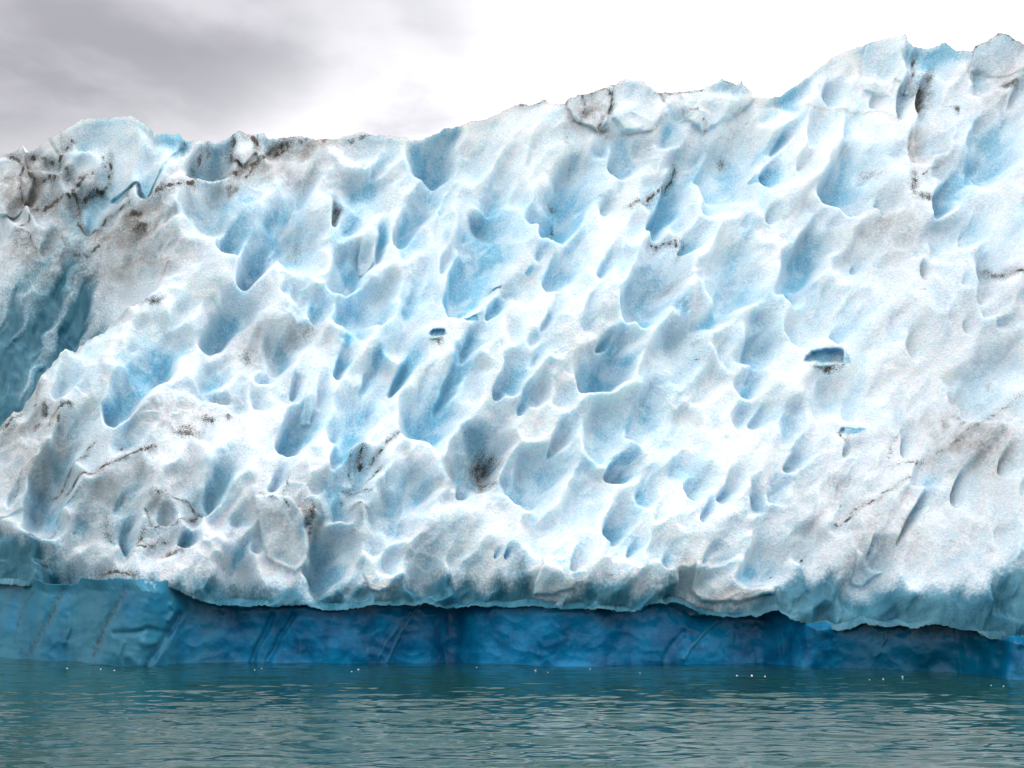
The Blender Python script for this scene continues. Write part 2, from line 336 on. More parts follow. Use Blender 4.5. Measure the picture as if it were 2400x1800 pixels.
for pts, out, e, lo in BLOCKS:
    d = 1e9
    c0, c1 = np.searchsorted(cols, [min(p[0] for p in pts) - 30, max(p[0] for p in pts) + 30])
    sl = (slice(None), slice(c0, c1))
    for a, b in zip(pts, pts[1:] + pts[:1]): d = np.minimum(d, segd(bU[sl], bV[sl], a, b))
    sd = np.where(inpoly(bU[sl], bV[sl], pts), d, -d)
    g = ss(-e, e, sd) * (.75 + .25 * ss(0, 40, sd))
    if out < 0:
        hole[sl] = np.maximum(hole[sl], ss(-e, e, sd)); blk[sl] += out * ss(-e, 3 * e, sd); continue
    blk[sl] = np.maximum(blk[sl], out * g)
    if lo: lobe[sl] = np.maximum(lobe[sl], ss(-e, e, sd))
for lx, ly, lw, lh in ((1940, 836, 95, 50), (1028, 779, 48, 26), (1996, 1009, 60, 26)):
    dep = dep * (1 - .93 * np.exp(-(((U - lx) / lw) ** 2 + ((V - ly) / lh) ** 2) ** 2))
fade = ss(-14, 70, bsm) * ss(0, 16, below_ridge) * ss(-2, 22, above)
blk = blk * ss(-2, 22, above)
dep = dep * fade + fine * (1 - fade) * ss(0, 6, below_ridge) * 0.6

Y = (YL[None, :] + K * (ZC - ZREF) + macro) / (1 - K * DZ)
X = Y * DX; Z = ZC + Y * DZ
X = X - 0.34 * dep
Y = Y + dep
Z = Z - 0.46 * dep
X = X - blk * DX; Y = Y - blk; Z = Z - blk * DZ      # blocks stand out level with the line of the face
# ends of the berg, out of frame: sink under water and bend back
tap = ss(-900, -330, cols) * (1 - ss(2720, 3300, cols))
Z = Z * tap[None, :] - 0.6 * (1 - tap[None, :])
back_end = 9.0 * (1 - tap) ** 1.5
Y = Y + back_end[None, :]

# ------------------------------------------------------------------ surface make-up of the ice (blue ice, wet ice, silt)
def window(x0, x1, y0, y1):
    c0, c1 = np.searchsorted(cols, [x0, x1])
    if c1 <= c0: return None
    rows = np.where((V[:, c0:c1].min(1) < y1) & (V[:, c0:c1].max(1) > y0))[0]
    if len(rows) == 0: return None
    return (slice(rows[0], rows[-1] + 1), slice(c0, c1))

dirt = np.zeros_like(U); tint = np.zeros_like(U)
jU = U + 10 * fbm(U, V, 34, 101, 4); jV = V + 10 * fbm(U, V, 34, 103, 4)
brk = fbm(U, V, 14, 105, 3)
for pts, w, s in DL:
    if pts[0][0] < 700 and pts[0][1] < 560: w *= 1.5; s = min(1.1, s * 1.15)
    for a, b in zip(pts[:-1], pts[1:]):
        m = w * 4 + 8
        sl = window(min(a[0], b[0]) - m, max(a[0], b[0]) + m, min(a[1], b[1]) - m, max(a[1], b[1]) + m)
        if sl is None: continue
        d = segd(jU[sl], jV[sl], a, b)
        wd = w * (0.40 + 0.9 * np.clip(brk[sl] + .3, 0, 1.2))
        k = s * np.clip(1.25 * (1 - ss(wd * .3, wd * 1.1, d)), 0, 1) * (0.62 + 0.75 * brk[sl])
        k = np.maximum(k, 0.50 * s * np.exp(-(d / (w * 2.6)) ** 2))
        dirt[sl] = np.maximum(dirt[sl], k)
for x, y, rx, ry, s in DP:
    sl = window(x - rx * 2 - 8, x + rx * 2 + 8, y - ry * 2 - 8, y + ry * 2 + 8)
    if sl is None: continue
    px, py = jU[sl] - x, jV[sl] - y
    r2 = (px / rx) ** 2 + (py / ry) ** 2
    dirt[sl] = np.maximum(dirt[sl], s * np.exp(-r2 * 1.1) * (0.8 + .5 * brk[sl]))
for x, y, rx, ry, s in TP:
    r2 = ((wU - x) / rx) ** 2 + ((wV - y) / ry) ** 2
    s *= 1.5 if (x < 750 and y < 600) else (1.5 if x > 1800 and y > 800 else 1.3)
    tint = np.maximum(tint, s * np.exp(-r2 * 0.9))
tint = tint * (0.75 + 0.6 * fbm(U, V, 60, 111, 4))
dirt = np.clip(dirt, 0, 1); tint = np.clip(tint, 0, 1)

wetn = 44 * fbm(U, V, 150, 121, 4) + 26 * perlin(U / 34, V / 90, 125)
wtop = poly([(-900,1200),(0,1215),(90,1262),(130,1300),(190,1335),(300,1345),(420,1352),(560,1352),(700,1356),(790,1348),(880,1350),(905,1385),(925,1352),(1000,1320),(1090,1335),(1180,1345),(1230,1330),
 (1265,1372),(1340,1375),(1400,1350),(1500,1362),(1590,1335),(1640,1380),(1700,1385),(1760,1390),(1830,1375),(1860,1340),(1930,1330),(2010,1340),(2034,1362),(2106,1360),(2193,1380),(2300,1360),(2370,1310),(2410,1280),(3300,1250)], U)
wet = ss(-62, 70, V + wetn - wtop) * (1 - .85 * lobe * (V < 1420))
wet = np.maximum(wet, valley * (0.92 + 0.8 * stre))  # left recess: clear teal ice, its sun-averted shade also darkened into the colour
wet = np.maximum(wet, 0.5 * np.exp(-(((U - 90) / 90) ** 2 + ((V - 1300) / 80) ** 2)))
# clear ice of the cap on the left summit
cap = ss(0, 25, 470 - V - 0.0 * U) * ss(120, 160, U) * (1 - ss(380, 440, U)) * ss(-30, 30, (U - 130) * 0.9 + (470 - V) * .2 - 20)
blue = np.maximum(blue, 0.30 * cap)
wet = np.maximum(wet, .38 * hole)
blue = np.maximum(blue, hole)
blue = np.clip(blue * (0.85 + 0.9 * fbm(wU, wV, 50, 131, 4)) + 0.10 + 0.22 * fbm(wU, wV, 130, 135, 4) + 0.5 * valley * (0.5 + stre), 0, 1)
wet = np.clip(wet, 0, 1)

# ------------------------------------------------------------------ waterline base (notch) and back of the berg
NB = 120
tb = np.linspace(0, 1, NB)                    # 0 at the lip, 1 under water
def lerp(a, b, k): return a + (b - a) * k
ub = np.repeat(cols[None, :], NB, 0)
inn = 14                                      # rows going in under the lip
Xb = np.zeros((NB, NU)); Yb = np.zeros_like(Xb); Zb = np.zeros_like(Xb)
vb = np.zeros_like(Xb)
ZT = Z[0] + 0.10
for i in range(NB):
    if i < inn:
        k = i / inn
        Yb[i] = lerp(Y[0], YW + back_end + 0.05, k ** 1.0)
        Zb[i] = Z[0] + 0.16 * math.sin(k * math.pi / 2) * (tap)
        if i: Zb[i] += 0.0
    else:
        k = (i - inn) / (NB - 1 - inn)
        zt = Z[0] + 0.16 * tap
        Zb[i] = zt + (-0.9 - zt) * k
        Yb[i] = YW + back_end + 0.05 - 0.10 * math.sin(min(k * 1.25, 1) * math.pi / 2)
    vb[i] = HOR + F * (ZC - Zb[i]) / Yb[i]
    Xb[i] = X[0] + 0.0
DXb = X[0] / Y[0]
Ab, Bb = diag(ub, vb)
inw = np.clip((np.arange(NB)[:, None] - inn) / 10.0, 0, 1)
rel = 0.32 * fbm(ub, vb, 210, 201, 3) + 0.03 * fbm(Ab / 2.5, Bb, 70, 205, 3) + 0.012 * fbm(ub, vb, 16, 207, 3)
rel += 0.07 * np.abs(fbm(ub, vb * 1.4, 75, 209, 2)) 
# veins and bulges seen in the clear ice: polyline, width, relief (m, + in), silt, paleness
VEINS = [([(150,1380),(120,1440),(95,1500),(75,1535)],12,.03,.75,0),([(78,1385),(60,1420),(50,1460)],9,.02,.7,0),([(300,1375),(270,1425),(250,1470),(232,1530)],10,.04,.85,0),
 ([(640,1440),(612,1500),(588,1558)],6,.10,.55,0),([(690,1440),(655,1495),(626,1558)],6,.08,.5,0),([(978,1425),(940,1480),(903,1555)],3,-.03,.1,.6),([(930,1470),(905,1505),(888,1540)],3,-.02,.1,.5),
 ([(1685,1450),(1650,1478),(1618,1510),(1598,1535)],5,-.05,0,.8),([(1600,1480),(1570,1510),(1545,1556)],9,.07,.1,.3),([(2080,1470),(2068,1500),(2052,1530)],3,-.03,0,.8),
 ([(420,1440),(395,1490),(370,1530),(350,1560)],9,.14,.2,0),([(405,1415),(412,1430),(400,1450)],6,-.08,0,.6),([(275,1480),(320,1478),(350,1470),(400,1480)],7,.08,.4,0),
 ([(165,1440),(168,1470),(160,1500)],6,-.06,0,.5),([(300,1500),(290,1530),(300,1555)],6,-.05,0,.6),([(345,1500),(385,1500),(375,1540),(340,1555),(310,1530)],10,-.07,.15,.4),([(1010,1440),(1040,1432),(1060,1424)],4,-.03,0,.5)]
dirtb = np.zeros_like(Xb); paleb = np.zeros_like(Xb)
jb = ub + 6 * fbm(ub, vb, 40, 211, 3)
brb = fbm(ub, vb, 9, 215, 2)
for pts, w, rl, si, pa in VEINS:
    d = 1e9
    for a, b in zip(pts[:-1], pts[1:]):
        d = np.minimum(d, segd(jb, vb, a, b))
    g = np.exp(-(d / w) ** 2)
    rel += rl * g
    dirtb = np.maximum(dirtb, si * g * (0.75 + 0.8 * brb)); paleb = np.maximum(paleb, pa * g)
Yb = Yb + rel * inw
Xb = np.where(inw > 0, lerp(X[0][None, :], Yb * DXb[None, :], inw), Xb)
lite = 1 - ss(250, 800, ub) + 0.45 * fbm(ub, vb, 90, 221, 4)
pil = np.exp(-((ub - 1905 + (vb - 1500) * .35 + 14 * fbm(ub, vb, 50, 233, 2)) / 42) ** 2) + ss(2345, 2375, ub + (vb - 1520) * .3)
Yb = Yb - .32 * pil * inw
Xb = np.where(inw > 0, lerp(X[0][None, :], Yb * DXb[None, :], inw), Xb)
paleb = np.clip(np.maximum(paleb, 0.75 * lite), 0, 1)
paleb = np.maximum(paleb, .38 * pil * (1 + 1.2 * fbm(ub, vb, 40, 231, 3)))
paleb = np.maximum(paleb, .9 * ss(30, 0, ub) * ss(1440, 1480, vb) * (0.3 + .7 * (fbm(ub, vb, 12, 223, 2) > 0)))
dirtb = np.clip(dirtb, 0, 1)

NK = 40
Xk = np.zeros((NK, NU)); Yk = np.zeros_like(Xk); Zk = np.zeros_like(Xk)
for i in range(NK):
    k = i / (NK - 1)
    Yk[i] = Y[-1] + 0.25 * min(i, 2) + 17 * k ** 1.4
    Zk[i] = Z[-1] + (-0.9 - Z[-1]) * (k ** 1.5) - 0.05 * min(i, 2)
    Xk[i] = X[-1] * (1 - 0.12 * k)
nk = fbm(Xk * 60, Yk * 60, 160, 301, 4) * ss(0, .25, np.linspace(0, 1, NK))[:, None] * 1.4
Zk = Zk + nk * np.clip(Zk / 3, 0, 1)

# ------------------------------------------------------------------ build meshes
def sheet(name, X, Y, Z, attrs, mat, parent, facemask=None, flip=False):
    nv, nu = X.shape
    verts = np.stack([X, Y, Z], -1).reshape(-1, 3)
    idx = np.arange(nv * nu).reshape(nv, nu)
    a = idx[:-1, :-1]; b = idx[:-1, 1:]; c = idx[1:, 1:]; d = idx[1:, :-1]
    q = np.stack([a, b, c, d] if not flip else [a, d, c, b], -1)
    if facemask is not None: q = q[facemask]
    q = q.reshape(-1, 4)
    used = np.zeros(nv * nu, bool); used[q.ravel()] = True
    remap = np.cumsum(used) - 1
    q = remap[q]; verts = verts[used]
    me = bpy.data.meshes.new(name)
    me.vertices.add(len(verts)); me.vertices.foreach_set('co', verts.astype(np.float32).ravel())
    n = len(q)
    me.loops.add(n * 4); me.loops.foreach_set('vertex_index', q.astype(np.int32).ravel())
    me.polygons.add(n)
    me.polygons.foreach_set('loop_start', np.arange(0, n * 4, 4, dtype=np.int32))
    me.polygons.foreach_set('use_smooth', np.ones(n, bool))
    me.update(calc_edges=True)
    for k, arr in attrs.items():
        at = me.attributes.new(k, 'FLOAT', 'POINT')
        at.data.foreach_set('value', arr.reshape(-1)[used].astype(np.float32))
    me.materials.append(mat)
    o = bpy.data.objects.new(name, me)
    COL.objects.link(o)
    if parent: o.parent = parent
    return o

# ------------------------------------------------------------------ materials
def newmat(name):
    m = bpy.data.materials.new(name); m.use_nodes = True
    nt = m.node_tree
    return m, nt, nt.nodes, nt.links, nt.nodes['Principled BSDF']

class NB_:
    def __init__(s, nt): s.nt = nt; s.n = nt.nodes; s.l = nt.links
    def put(s, v, sock):
        if isinstance(v, (int, float)): sock.default_value = v
        elif isinstance(v, tuple): sock.default_value = v if len(v) == len(sock.default_value) else v + (1,)
        else: s.l.new(v, sock)
    def math(s, op, a, b=0.0, clamp=False):
        n = s.n.new('ShaderNodeMath'); n.operation = op; n.use_clamp = clamp
        s.put(a, n.inputs[0]); s.put(b, n.inputs[1]); return n.outputs[0]
    def mix(s, f, a, b):
        n = s.n.new('ShaderNodeMix'); n.data_type = 'RGBA'
        s.put(f, n.inputs[0]); s.put(a, n.inputs[6]); s.put(b, n.inputs[7]); return n.outputs[2]
    def attr(s, name):
        n = s.n.new('ShaderNodeAttribute'); n.attribute_name = name; return n.outputs['Fac']
    def noise(s, scale, detail=4, rough=.55, vec=None, dist=0):
        n = s.n.new('ShaderNodeTexNoise'); n.inputs['Scale'].default_value = scale
        n.inputs['Detail'].default_value = detail; n.inputs['Roughness'].default_value = rough
        n.inputs['Distortion'].default_value = dist
        if vec is not None: s.l.new(vec, n.inputs['Vector'])
        return n.outputs['Fac']
    def vor(s, scale, vec=None, feat='F1'):
        n = s.n.new('ShaderNodeTexVoronoi'); n.inputs['Scale'].default_value = scale; n.feature = feat
        if vec is not None: s.l.new(vec, n.inputs['Vector'])
        return n.outputs['Distance']
    def rmp(s, f, a, b, c=0.0, d=1.0):
        n = s.n.new('ShaderNodeMapRange'); n.interpolation_type = 'SMOOTHSTEP'
        s.put(f, n.inputs[0]); n.inputs[1].default_value = a; n.inputs[2].default_value = b
        n.inputs[3].default_value = c; n.inputs[4].default_value = d; return n.outputs[0]
    def coord(s, scale=(1, 1, 1), rot=(0, 0, 0)):
        g = s.n.new('ShaderNodeTexCoord'); m = s.n.new('ShaderNodeMapping')
        m.inputs['Scale'].default_value = scale; m.inputs['Rotation'].default_value = rot
        s.l.new(g.outputs['Object'], m.inputs['Vector']); return m.outputs[0]
    def bump(s, h, strength, dist, nrm=None):
        n = s.n.new('ShaderNodeBump'); n.inputs['Strength'].default_value = strength
        n.inputs['Distance'].default_value = dist; s.l.new(h, n.inputs['Height'])
        if nrm is not None: s.l.new(nrm, n.inputs['Normal'])
        return n.outputs[0]

def ice_material():
    m, nt, n, l, p = newmat('glacier_ice')
    k = NB_(nt)
    vec = k.coord()
    grain = k.noise(24, 4, .85, vec)
    grain2 = k.noise(13, 4, .65, vec)
    mott = k.noise(2.2, 5, .6, vec)
    bl = k.attr('blue'); wet = k.attr('wet'); dirt = k.attr('dirt'); tint = k.attr('tint')
    # crust breaks up into grains over the blue ice
    bm = k.math('ADD', bl, k.math('MULTIPLY', k.math('SUBTRACT', grain2, .5), 0.9))
    bm = k.math('ADD', bm, k.math('MULTIPLY', k.math('SUBTRACT', grain, .5), 1.0))
    bm = k.math('ADD', bm, k.math('MULTIPLY', k.math('SUBTRACT', mott, .5), 0.35))
    b1 = k.rmp(bm, 0.0, 0.55); b2 = k.rmp(bm, .48, 1.10)
    c = k.mix(b1, (0.91, 0.94, 0.97), (0.68, 0.84, 0.93))
    c = k.mix(b2, c, (0.20, 0.545, 0.735))
    vc = n.new('ShaderNodeTexVoronoi'); vc.inputs['Scale'].default_value = 19; l.new(vec, vc.inputs['Vector'])
    sx = n.new('ShaderNodeSeparateXYZ'); l.new(vc.outputs['Color'], sx.inputs[0])
    cry = k.math('MULTIPLY', k.math('POWER', sx.outputs[0], 1.8), k.rmp(k.noise(1.3, 3, .6, vec), .32, .62, .15, .80))
    cry = k.math('MULTIPLY', cry, k.math('ADD', .45, k.math('MULTIPLY', b1, .55)))
    c = k.mix(cry, c, (0.50, 0.67, 0.80))
    # silt film
    tn = k.math('MULTIPLY', tint, k.rmp(k.math('ADD', k.math('MULTIPLY', grain2, .5), k.math('MULTIPLY', mott, .5)), .36, .60, .4, 1.0))
    c = k.mix(tn, c, (0.345, 0.318, 0.295))
    # wet clear ice
    streak = k.noise(1.6, 5, .6, k.coord((1.0, 1.0, .35), (0, R(-30), 0)))
    wc = k.mix(k.rmp(streak, .3, .7), (0.012, 0.120, 0.190), (0.085, 0.250, 0.325))
    wc = k.mix(k.rmp(wet, .3, .9, 1, 0), wc, (0.22, 0.40, 0.48))
    wf = k.rmp(k.math('ADD', wet, k.math('MULTIPLY', k.math('SUBTRACT', grain2, .5), .7)), .15, .85)
    c = k.mix(wf, c, wc)
    # silt grains
    sp = k.noise(46, 2, .75, vec)
    dd = k.rmp(k.math('ADD', dirt, k.math('MULTIPLY', k.math('SUBTRACT', sp, .5), 2.0)), .31, .76)
    dd = k.math('MULTIPLY', dd, k.rmp(dirt, .04, .22))
    c = k.mix(dd, c, (0.070, 0.057, 0.046))
    # stray specks of grit
    spk = k.noise(17, 1, .5, vec)
    stray = k.math('MULTIPLY', k.rmp(spk, .79, .82), k.rmp(k.math('ADD', tint, k.math('MULTIPLY', dirt, .5)), .1, .5))
    c = k.mix(stray, c, (0.05, 0.04, 0.035))
    l.new(c, p.inputs['Base Color'])
    rg = k.rmp(wf, 0, 1, .42, .16)
    l.new(k.math('ADD', rg, k.math('MULTIPLY', dd, .3)), p.inputs['Roughness'])
    p.inputs['IOR'].default_value = 1.31
    p.subsurface_method if False else None
    p.inputs['Subsurface Weight'].default_value = 0.90
    p.inputs['Subsurface Radius'].default_value = (0.25, 0.75, 1.0)
    p.inputs['Subsurface Scale'].default_value = 0.30
    crust = k.rmp(wf, 0, 1, 1.0, .22)
    h = k.math('ADD', grain, k.math('MULTIPLY', grain2, .6))
    h = k.math('MULTIPLY', h, crust)
    bn = k.bump(h, .8, .045)
    bn = k.bump(k.math('MULTIPLY', k.vor(19, vec), crust), .55, .035, bn)
    l.new(bn, p.inputs['Normal'])
    return m

def base_material():
    m, nt, n, l, p = newmat('clear_blue_ice')
    k = NB_(nt)
    vec = k.coord()
    diagv = k.coord((1.6, 1.6, .5), (0, R(-28), 0))
    cloud = k.noise(1.1, 6, .62, vec, .4)
    st = k.noise(1.8, 6, .62, diagv, .3)
    c = k.mix(k.rmp(cloud, .32, .68), (0.0, 0.072, 0.180), (0.003, 0.205, 0.42))
    fl = k.rmp(k.noise(9, 4, .7, vec, .6), .60, .74, 0, .55)
    c = k.mix(k.math('MULTIPLY', fl, k.rmp(st, .4, .6)), c, (0.10, 0.36, 0.50))
    c = k.mix(k.rmp(st, .58, .78, 0, .45), c, (0.05, 0.25, 0.38))
    pale = k.attr('pale'); dirt = k.attr('dirt')
    pf = k.rmp(k.math('ADD', pale, k.math('MULTIPLY', k.math('SUBTRACT', st, .5), .9)), .1, 1.0)
    c = k.mix(pf, c, (0.040, 0.20, 0.285))
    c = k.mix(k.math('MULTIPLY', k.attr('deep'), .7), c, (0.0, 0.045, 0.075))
    sp = k.noise(30, 2, .75, vec)
    dd = k.rmp(k.math('ADD', dirt, k.math('MULTIPLY', k.math('SUBTRACT', sp, .5), 1.1)), .3, .9, 0, .85)
    dd = k.math('MULTIPLY', dd, k.rmp(dirt, .05, .3))
    c = k.mix(dd, c, (0.05, 0.07, 0.075))
    l.new(c, p.inputs['Base Color'])
    p.inputs['Roughness'].default_value = 0.10
    p.inputs['IOR'].default_value = 1.31
    p.inputs['Subsurface Weight'].default_value = 0.0
    p.inputs['Subsurface Radius'].default_value = (0.1, 0.6, 1.0)
    p.inputs['Subsurface Scale'].default_value = 0.15
    p.inputs['Specular IOR Level'].default_value = .35
    bn = k.bump(k.noise(5, 5, .6, vec), .15, .04)
    bn = k.bump(k.noise(20, 3, .6, vec), .18, .02, bn)
    l.new(bn, p.inputs['Normal'])
    return m

def water_material():
    m, nt, n, l, p = newmat('glacial_water')
    k = NB_(nt)
    vec = k.coord()
    big = k.noise(.12, 3, .5, vec)
    c = k.mix(k.rmp(big, .3, .7), (0.007, 0.037, 0.032), (0.010, 0.045, 0.038))
    l.new(c, p.inputs['Base Color'])
    p.inputs['Roughness'].default_value = 0.03
    p.inputs['Specular IOR Level'].default_value = .45
    p.inputs['IOR'].default_value = 1.333
    v2 = k.coord((1.0, 2.0, 1), (0, 0, R(8)))
    bn = k.bump(k.noise(3.2, 2, .5, v2, .3), .06, .06)
    bn = k.bump(k.noise(14, 3, .6, k.coord((1.0, 1.5, 1), (0, 0, R(-12)))), .08, .012, bn)
    l.new(bn, p.inputs['Normal'])
    return m

ICE, BASE, WATER = ice_material(), base_material(), water_material()

# ------------------------------------------------------------------ the iceberg
berg = bpy.data.objects.new('iceberg', None)
berg.empty_display_size = 1
COL.objects.link(berg)
berg['label'] = 'huge white and pale blue iceberg with a scalloped, silt-streaked face rising from green water'
berg['category'] = 'iceberg'
berg.location = (0, 27, 0)
def kid(o, label=None):
    o.location = (0, -27, 0)
    if label: o['label'] = label
    return o

UF = (U[:-1, :-1] + U[1:, 1:]) * .5; VF = (V[:-1, :-1] + V[1:, 1:]) * .5
m_cap = inpoly(UF, VF, [(140,380),(150,200),(430,200),(432,340),(415,400),(340,455),(325,412),(300,420),(262,440),(197,492),(183,430),(235,397),(200,385)])
m_blk = inpoly(UF, VF, [(1322,150),(1560,150),(1556,245),(1540,300),(1440,305),(1400,292),(1330,275)])
m_peak = inpoly(UF, VF, [(1790,150),(2050,20),(2150,20),(2150,200),(2120,270),(2060,250),(1940,240),(1830,260)])
m_side = inpoly(UF, VF, [(-900,900),(0,560),(110,600),(330,560),(400,580),(335,690),(265,728),(190,785),(110,872),(85,910),(30,960),(0,995),(-120,1110),(-400,1330),(-900,1480)]) & ~m_cap
m_face = ~(m_cap | m_blk | m_peak | m_side)
AT = {'blue': blue, 'wet': wet, 'dirt': dirt, 'tint': tint}
kid(sheet('scalloped_face', X, Y, Z, AT, ICE, berg, m_face))
kid(sheet('ice_cap', X, Y, Z, AT, ICE, berg, m_cap), 'smooth clean pale blue cap at the left end of the ridge')
kid(sheet('summit_block', X, Y, Z, AT, ICE, berg, m_blk), 'grey dirty block on the middle of the ridge')
kid(sheet('pinnacle', X, Y, Z, AT, ICE, berg, m_peak), 'tall clean white pinnacle near the right end of the ridge')
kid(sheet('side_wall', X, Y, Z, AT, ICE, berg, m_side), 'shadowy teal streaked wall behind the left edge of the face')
mb = np.zeros((NB - 1, NU - 1), bool); mb[inn - 2:] = True
ob = np.ones_like(Xb)
kid(sheet('overhang', Xb, Yb, Zb, {'blue': ob * .5, 'wet': ob * .9, 'dirt': ob * 0, 'tint': ob * 0}, ICE, berg, ~mb, True))
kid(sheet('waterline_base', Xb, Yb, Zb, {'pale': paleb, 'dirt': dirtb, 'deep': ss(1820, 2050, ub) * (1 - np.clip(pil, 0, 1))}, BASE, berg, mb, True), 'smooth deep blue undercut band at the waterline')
zk = np.zeros_like(Xk)
kid(sheet('back_slope', Xk, Yk, Zk, {'blue': zk + .15, 'wet': zk, 'dirt': zk, 'tint': zk + .15}, ICE, berg))

# ------------------------------------------------------------------ thin shelves in two slits of the face
def surf_at(u, v):
    c = np.searchsorted(cols, u); r = np.argmin(np.abs(V[:, c] - v))
    return np.array([X[r, c], Y[r, c], Z[r, c]])
def shelf(u, v, wpx, out):
    p = surf_at(u, v)
    w = wpx * p[1] / F
    bm = bmesh.new()
    N = 40
    rings = []
    for lay, (zz, sc) in enumerate([(0.0, 1.0), (.035, 1.02), (.05, .96)]):
        ring = []
        for i in range(N):
            a = 2 * math.pi * i / N
            rr = 1 + .06 * math.sin(3 * a + 1) + .04 * math.sin(7 * a)
            ring.append(bm.verts.new((p[0] + math.cos(a) * w * .5 * sc * rr, p[1] + out * .6 - math.sin(a) * out * sc * rr, p[2] - .03 + zz + .02 * math.sin(2 * a))))
        rings.append(ring)
    for a, b in zip(rings[:-1], rings[1:]):
        for i in range(N): bm.faces.new((a[i], a[(i + 1) % N], b[(i + 1) % N], b[i]))
    bm.faces.new(list(reversed(rings[0]))); bm.faces.new(rings[-1])
    bmesh.ops.recalc_face_normals(bm, faces=bm.faces)
    me = bpy.data.meshes.new('ice_shelf'); bm.to_mesh(me); bm.free()
    for pl in me.polygons: pl.use_smooth = False
    for nm, vl in (('blue', .35), ('wet', .35), ('dirt', .0), ('tint', .25)):
        at = me.attributes.new(nm, 'FLOAT', 'POINT'); at.data.foreach_set('value', [vl] * len(me.vertices))
    me.materials.append(ICE)
    o = bpy.data.objects.new('ice_shelf', me); COL.objects.link(o); o.parent = berg
    return kid(o)
shelf(1935, 853, 96, .20)['label'] = 'thin shelf under the wide dark slit right of the middle of the face'
shelf(1026, 790, 42, .12)['label'] = 'small thin shelf under the slit in the middle of the face'

# ------------------------------------------------------------------ water, one sheet to the horizon
def spaced(lo, hi, step, far, n):
    g = np.geomspace(step, far, n)
    return g
xs = np.arange(-17, 17.001, 0.04)
gx = np.geomspace(.06, 3000, 60)
xs = np.concatenate([(-17 - gx)[::-1], xs, 17 + gx])
ys = np.concatenate([np.linspace(-12, 8, 60, endpoint=False), np.arange(8, 17, .028), np.arange(17, 28.5, .045)])
gy = np.geomspace(.06, 3000, 60)
ys = np.concatenate([(-12 - gy)[::-1], ys, 28.5 + gy])
WX, WY = np.meshgrid(xs, ys)
def rot(x, y, a): return x * math.cos(a) - y * math.sin(a), x * math.sin(a) + y * math.cos(a)
H = np.zeros_like(WX)
for (ax, ay, ang, s, amp, seed) in [(2.4, 1.0, .15, 1.7, .030, 1), (3.0, 1.0, -.10, .80, .020, 2), (2.7, 1.0, .20, .36, .0140, 3), (2.0, 1.0, -.08, .16, .0085, 4)]:
    rx, ry = rot(WX, WY, ang)
    rx = rx + .3 * s * perlin(WX / (s * 2), WY / (s * 2), seed + 50)
    nn = perlin(rx / (ax * s), ry / (ay * s), seed + 400)
    H += amp * (nn * 1.2 + 0.8 * (.3 - np.abs(nn)))
near = np.exp(-np.maximum(np.abs(WX) - 17, 0) / 6) * np.exp(-np.maximum(WY - 28.5, 0) / 4) * np.exp(-np.maximum(4 - WY, 0) / 6)
calm = 1 - 0.40 * ss(15.0, 22.0, WY)
H = H * near * calm
w = sheet('water', WX, WY, H, {}, WATER, None)
w['kind'] = 'structure'

# ------------------------------------------------------------------ floating chips of ice
chipm, nt, n_, l_, p_ = newmat('chip_ice')
kk = NB_(nt)
l_.new(kk.mix(kk.noise(30, 3), (0.75, 0.85, 0.90), (0.92, 0.94, 0.95)), p_.inputs['Base Color'])
p_.inputs['Roughness'].default_value = .2
CH = [(157,1567,5,'ice chip floating alone nearest the left edge of the photograph'),
(236,1568,4.5,'left one of two white ice chips afloat left of the glassy bulge'),
(268,1571,5,'right one of two white ice chips afloat left of the glassy bulge'),
(597,1570,3.5,'faint ice chip afloat below the left of two dark grooves in the blue ice'),
(613,1567,3.5,'faint ice chip afloat below the right of two dark grooves in the blue ice'),
(824,1573,5,'left and lower of a close pair of white ice chips left of centre'),
(840,1569,6,'right and upper of a close pair of white ice chips left of centre'),
(1117,1564,4.5,'small ice chip floating nearest the blue wall at the middle of the photo'),
(1255,1573,6,'bright round ice chip floating just right of the middle of the photo'),
(1284,1577,4,'dim upright ice chip just right of the bright round chip near the middle'),
(1383,1569,4,'lone small ice chip floating below the mottled dark blue ice'),
(1500,1579,5,'flat low ice chip floating left of the pale slanting streak in the blue ice'),
(1727,1584,6,'leftmost of three white ice chips afloat before the deepest blue arch'),
(1762,1583,6.5,'middle one, broad and dull, of three ice chips before the deepest blue arch'),
(1793,1586,5.5,'rightmost of three white ice chips afloat before the deepest blue arch'),
(2038,1592,4.5,'dim leftmost of three ice chips afloat before the dark arch on the right'),
(2070,1591,5.5,'brightest and middle one of three ice chips before the dark arch on the right'),
(2115,1587,6,'broad dull rightmost of three ice chips before the dark arch on the right'),
(2323,1608,5,'left one of two dull ice chips afloat near the right edge of the photo'),
(2352,1610,5,'right one of two dull ice chips afloat near the right edge of the photo')]
for i, (u, v, sz, lab) in enumerate(CH):
    dx, dz = ray(u, v); Yc = -ZC / dz; Xc = dx * Yc
    ix = np.searchsorted(xs, Xc); iy = np.searchsorted(ys, Yc)
    zc = H[iy, ix]
    r = sz * Yc / F * .25
    bm = bmesh.new(); bmesh.ops.create_icosphere(bm, subdivisions=2, radius=r)
    rr = random.Random(i)
    for vv in bm.verts:
        vv.co *= rr.uniform(.72, 1.2)
        vv.co.x *= 1.25; vv.co.z *= .85
    me = bpy.data.meshes.new('ice_chip'); bm.to_mesh(me); bm.free(); me.materials.append(chipm)
    o = bpy.data.objects.new('ice_chip', me); o.location = (Xc, Yc, zc + r * .25)
    o['label'] = lab; o['category'] = 'ice chip'; o['group'] = 'ice chips floating along the foot of the iceberg'
    COL.objects.link(o)

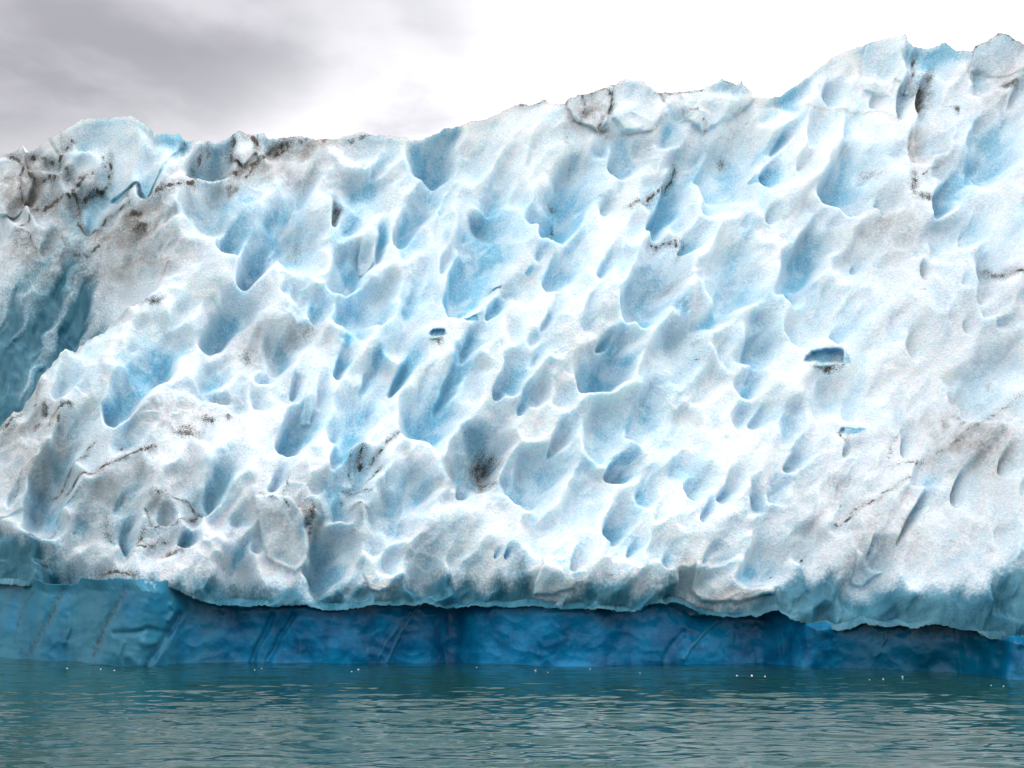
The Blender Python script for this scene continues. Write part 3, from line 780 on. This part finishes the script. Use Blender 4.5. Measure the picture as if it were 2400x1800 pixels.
# ------------------------------------------------------------------ light
SUN_EL, SUN_AZ = 52.0, 62.0          # azimuth measured from +Y towards +X
sd = Vector((math.sin(R(SUN_AZ)) * math.cos(R(SUN_EL)), math.cos(R(SUN_AZ)) * math.cos(R(SUN_EL)), math.sin(R(SUN_EL))))
sun = bpy.data.lights.new('sun', 'SUN'); sun.energy = 0.95; sun.angle = R(14); sun.color = (1, .97, .94)
so = bpy.data.objects.new('sun', sun); so.rotation_euler = (-sd).to_track_quat('-Z', 'Y').to_euler(); so.location = (20, 10, 40)
COL.objects.link(so)

W = bpy.data.worlds.new('World'); S.world = W; W.use_nodes = True
nt = W.node_tree; k = NB_(nt)
bg = nt.nodes['Background']
sky = nt.nodes.new('ShaderNodeTexSky'); sky.sky_type = 'NISHITA'; sky.sun_disc = False
sky.sun_elevation = R(SUN_EL); sky.sun_rotation = R(SUN_AZ)
tc = nt.nodes.new('ShaderNodeTexCoord')
sep = nt.nodes.new('ShaderNodeSeparateXYZ'); nt.links.new(tc.outputs['Generated'], sep.inputs[0])
x_, y_, z_ = sep.outputs
# overcast deck: a thick grey bank to the upper left, thin bright cloud elsewhere
def noise3(scale, det, rough, sc):
    mp = nt.nodes.new('ShaderNodeMapping'); mp.inputs['Scale'].default_value = sc
    nt.links.new(tc.outputs['Generated'], mp.inputs['Vector'])
    return k.noise(scale, det, rough, mp.outputs[0], .3)
cn = noise3(2.6, 6, .55, (1, 1, 1.9))
cn2 = noise3(6.5, 5, .5, (1, 1, 2.2))
edge = k.math('ADD', k.math('MULTIPLY', x_, -2.0), k.math('MULTIPLY', k.math('MINIMUM', z_, .47), 4.0))
edge = k.math('ADD', edge, k.math('MULTIPLY', k.math('SUBTRACT', cn, .5), .6))
bank = k.math('MULTIPLY', k.rmp(edge, 1.42, 2.36), k.rmp(z_, .55, .85, 1.0, 0.0))
bank = k.math('MULTIPLY', bank, k.rmp(y_, -.2, .35))
thick = k.rmp(cn2, .3, .7)
grey = k.mix(thick, (0.275, 0.270, 0.298), (0.45, 0.442, 0.472))
white = k.mix(k.rmp(cn2, .50, .72), (1.12, 1.12, 1.14), (0.58, 0.57, 0.60))
cl = k.mix(bank, white, grey)
skys = nt.nodes.new('ShaderNodeMix'); skys.data_type = 'RGBA'; skys.blend_type = 'MULTIPLY'; skys.inputs[0].default_value = 1
nt.links.new(sky.outputs[0], skys.inputs[6]); skys.inputs[7].default_value = (.08, .08, .08, 1)
lum = k.math('ADD', k.math('MULTIPLY', k.math('MAXIMUM', z_, 0.0), 1.3), 0.70)
cam_ = nt.nodes.new('ShaderNodeVectorMath'); cam_.operation = 'SCALE'
nt.links.new(cl, cam_.inputs[0]); nt.links.new(lum, cam_.inputs['Scale'])
tot = k.mix(.94, skys.outputs[2], cam_.outputs[0])
nt.links.new(tot, bg.inputs['Color']); bg.inputs['Strength'].default_value = 1.0

S.view_settings.view_transform = 'Standard'; S.view_settings.look = 'None'
S.view_settings.exposure = 0.40; S.view_settings.gamma = 1.0
S.view_settings.use_curve_mapping = False
S.render.engine = 'CYCLES'
S.cycles.use_denoising = True
try:
    S.cycles.denoiser = 'OPENIMAGEDENOISE'
    S.cycles.denoising_input_passes = 'RGB_ALBEDO_NORMAL'
except Exception: pass
S.cycles.adaptive_threshold = 0.025
S.cycles.max_bounces = 6
S.cycles.diffuse_bounces = 4
S.cycles.caustics_reflective = False
S.cycles.caustics_refractive = False
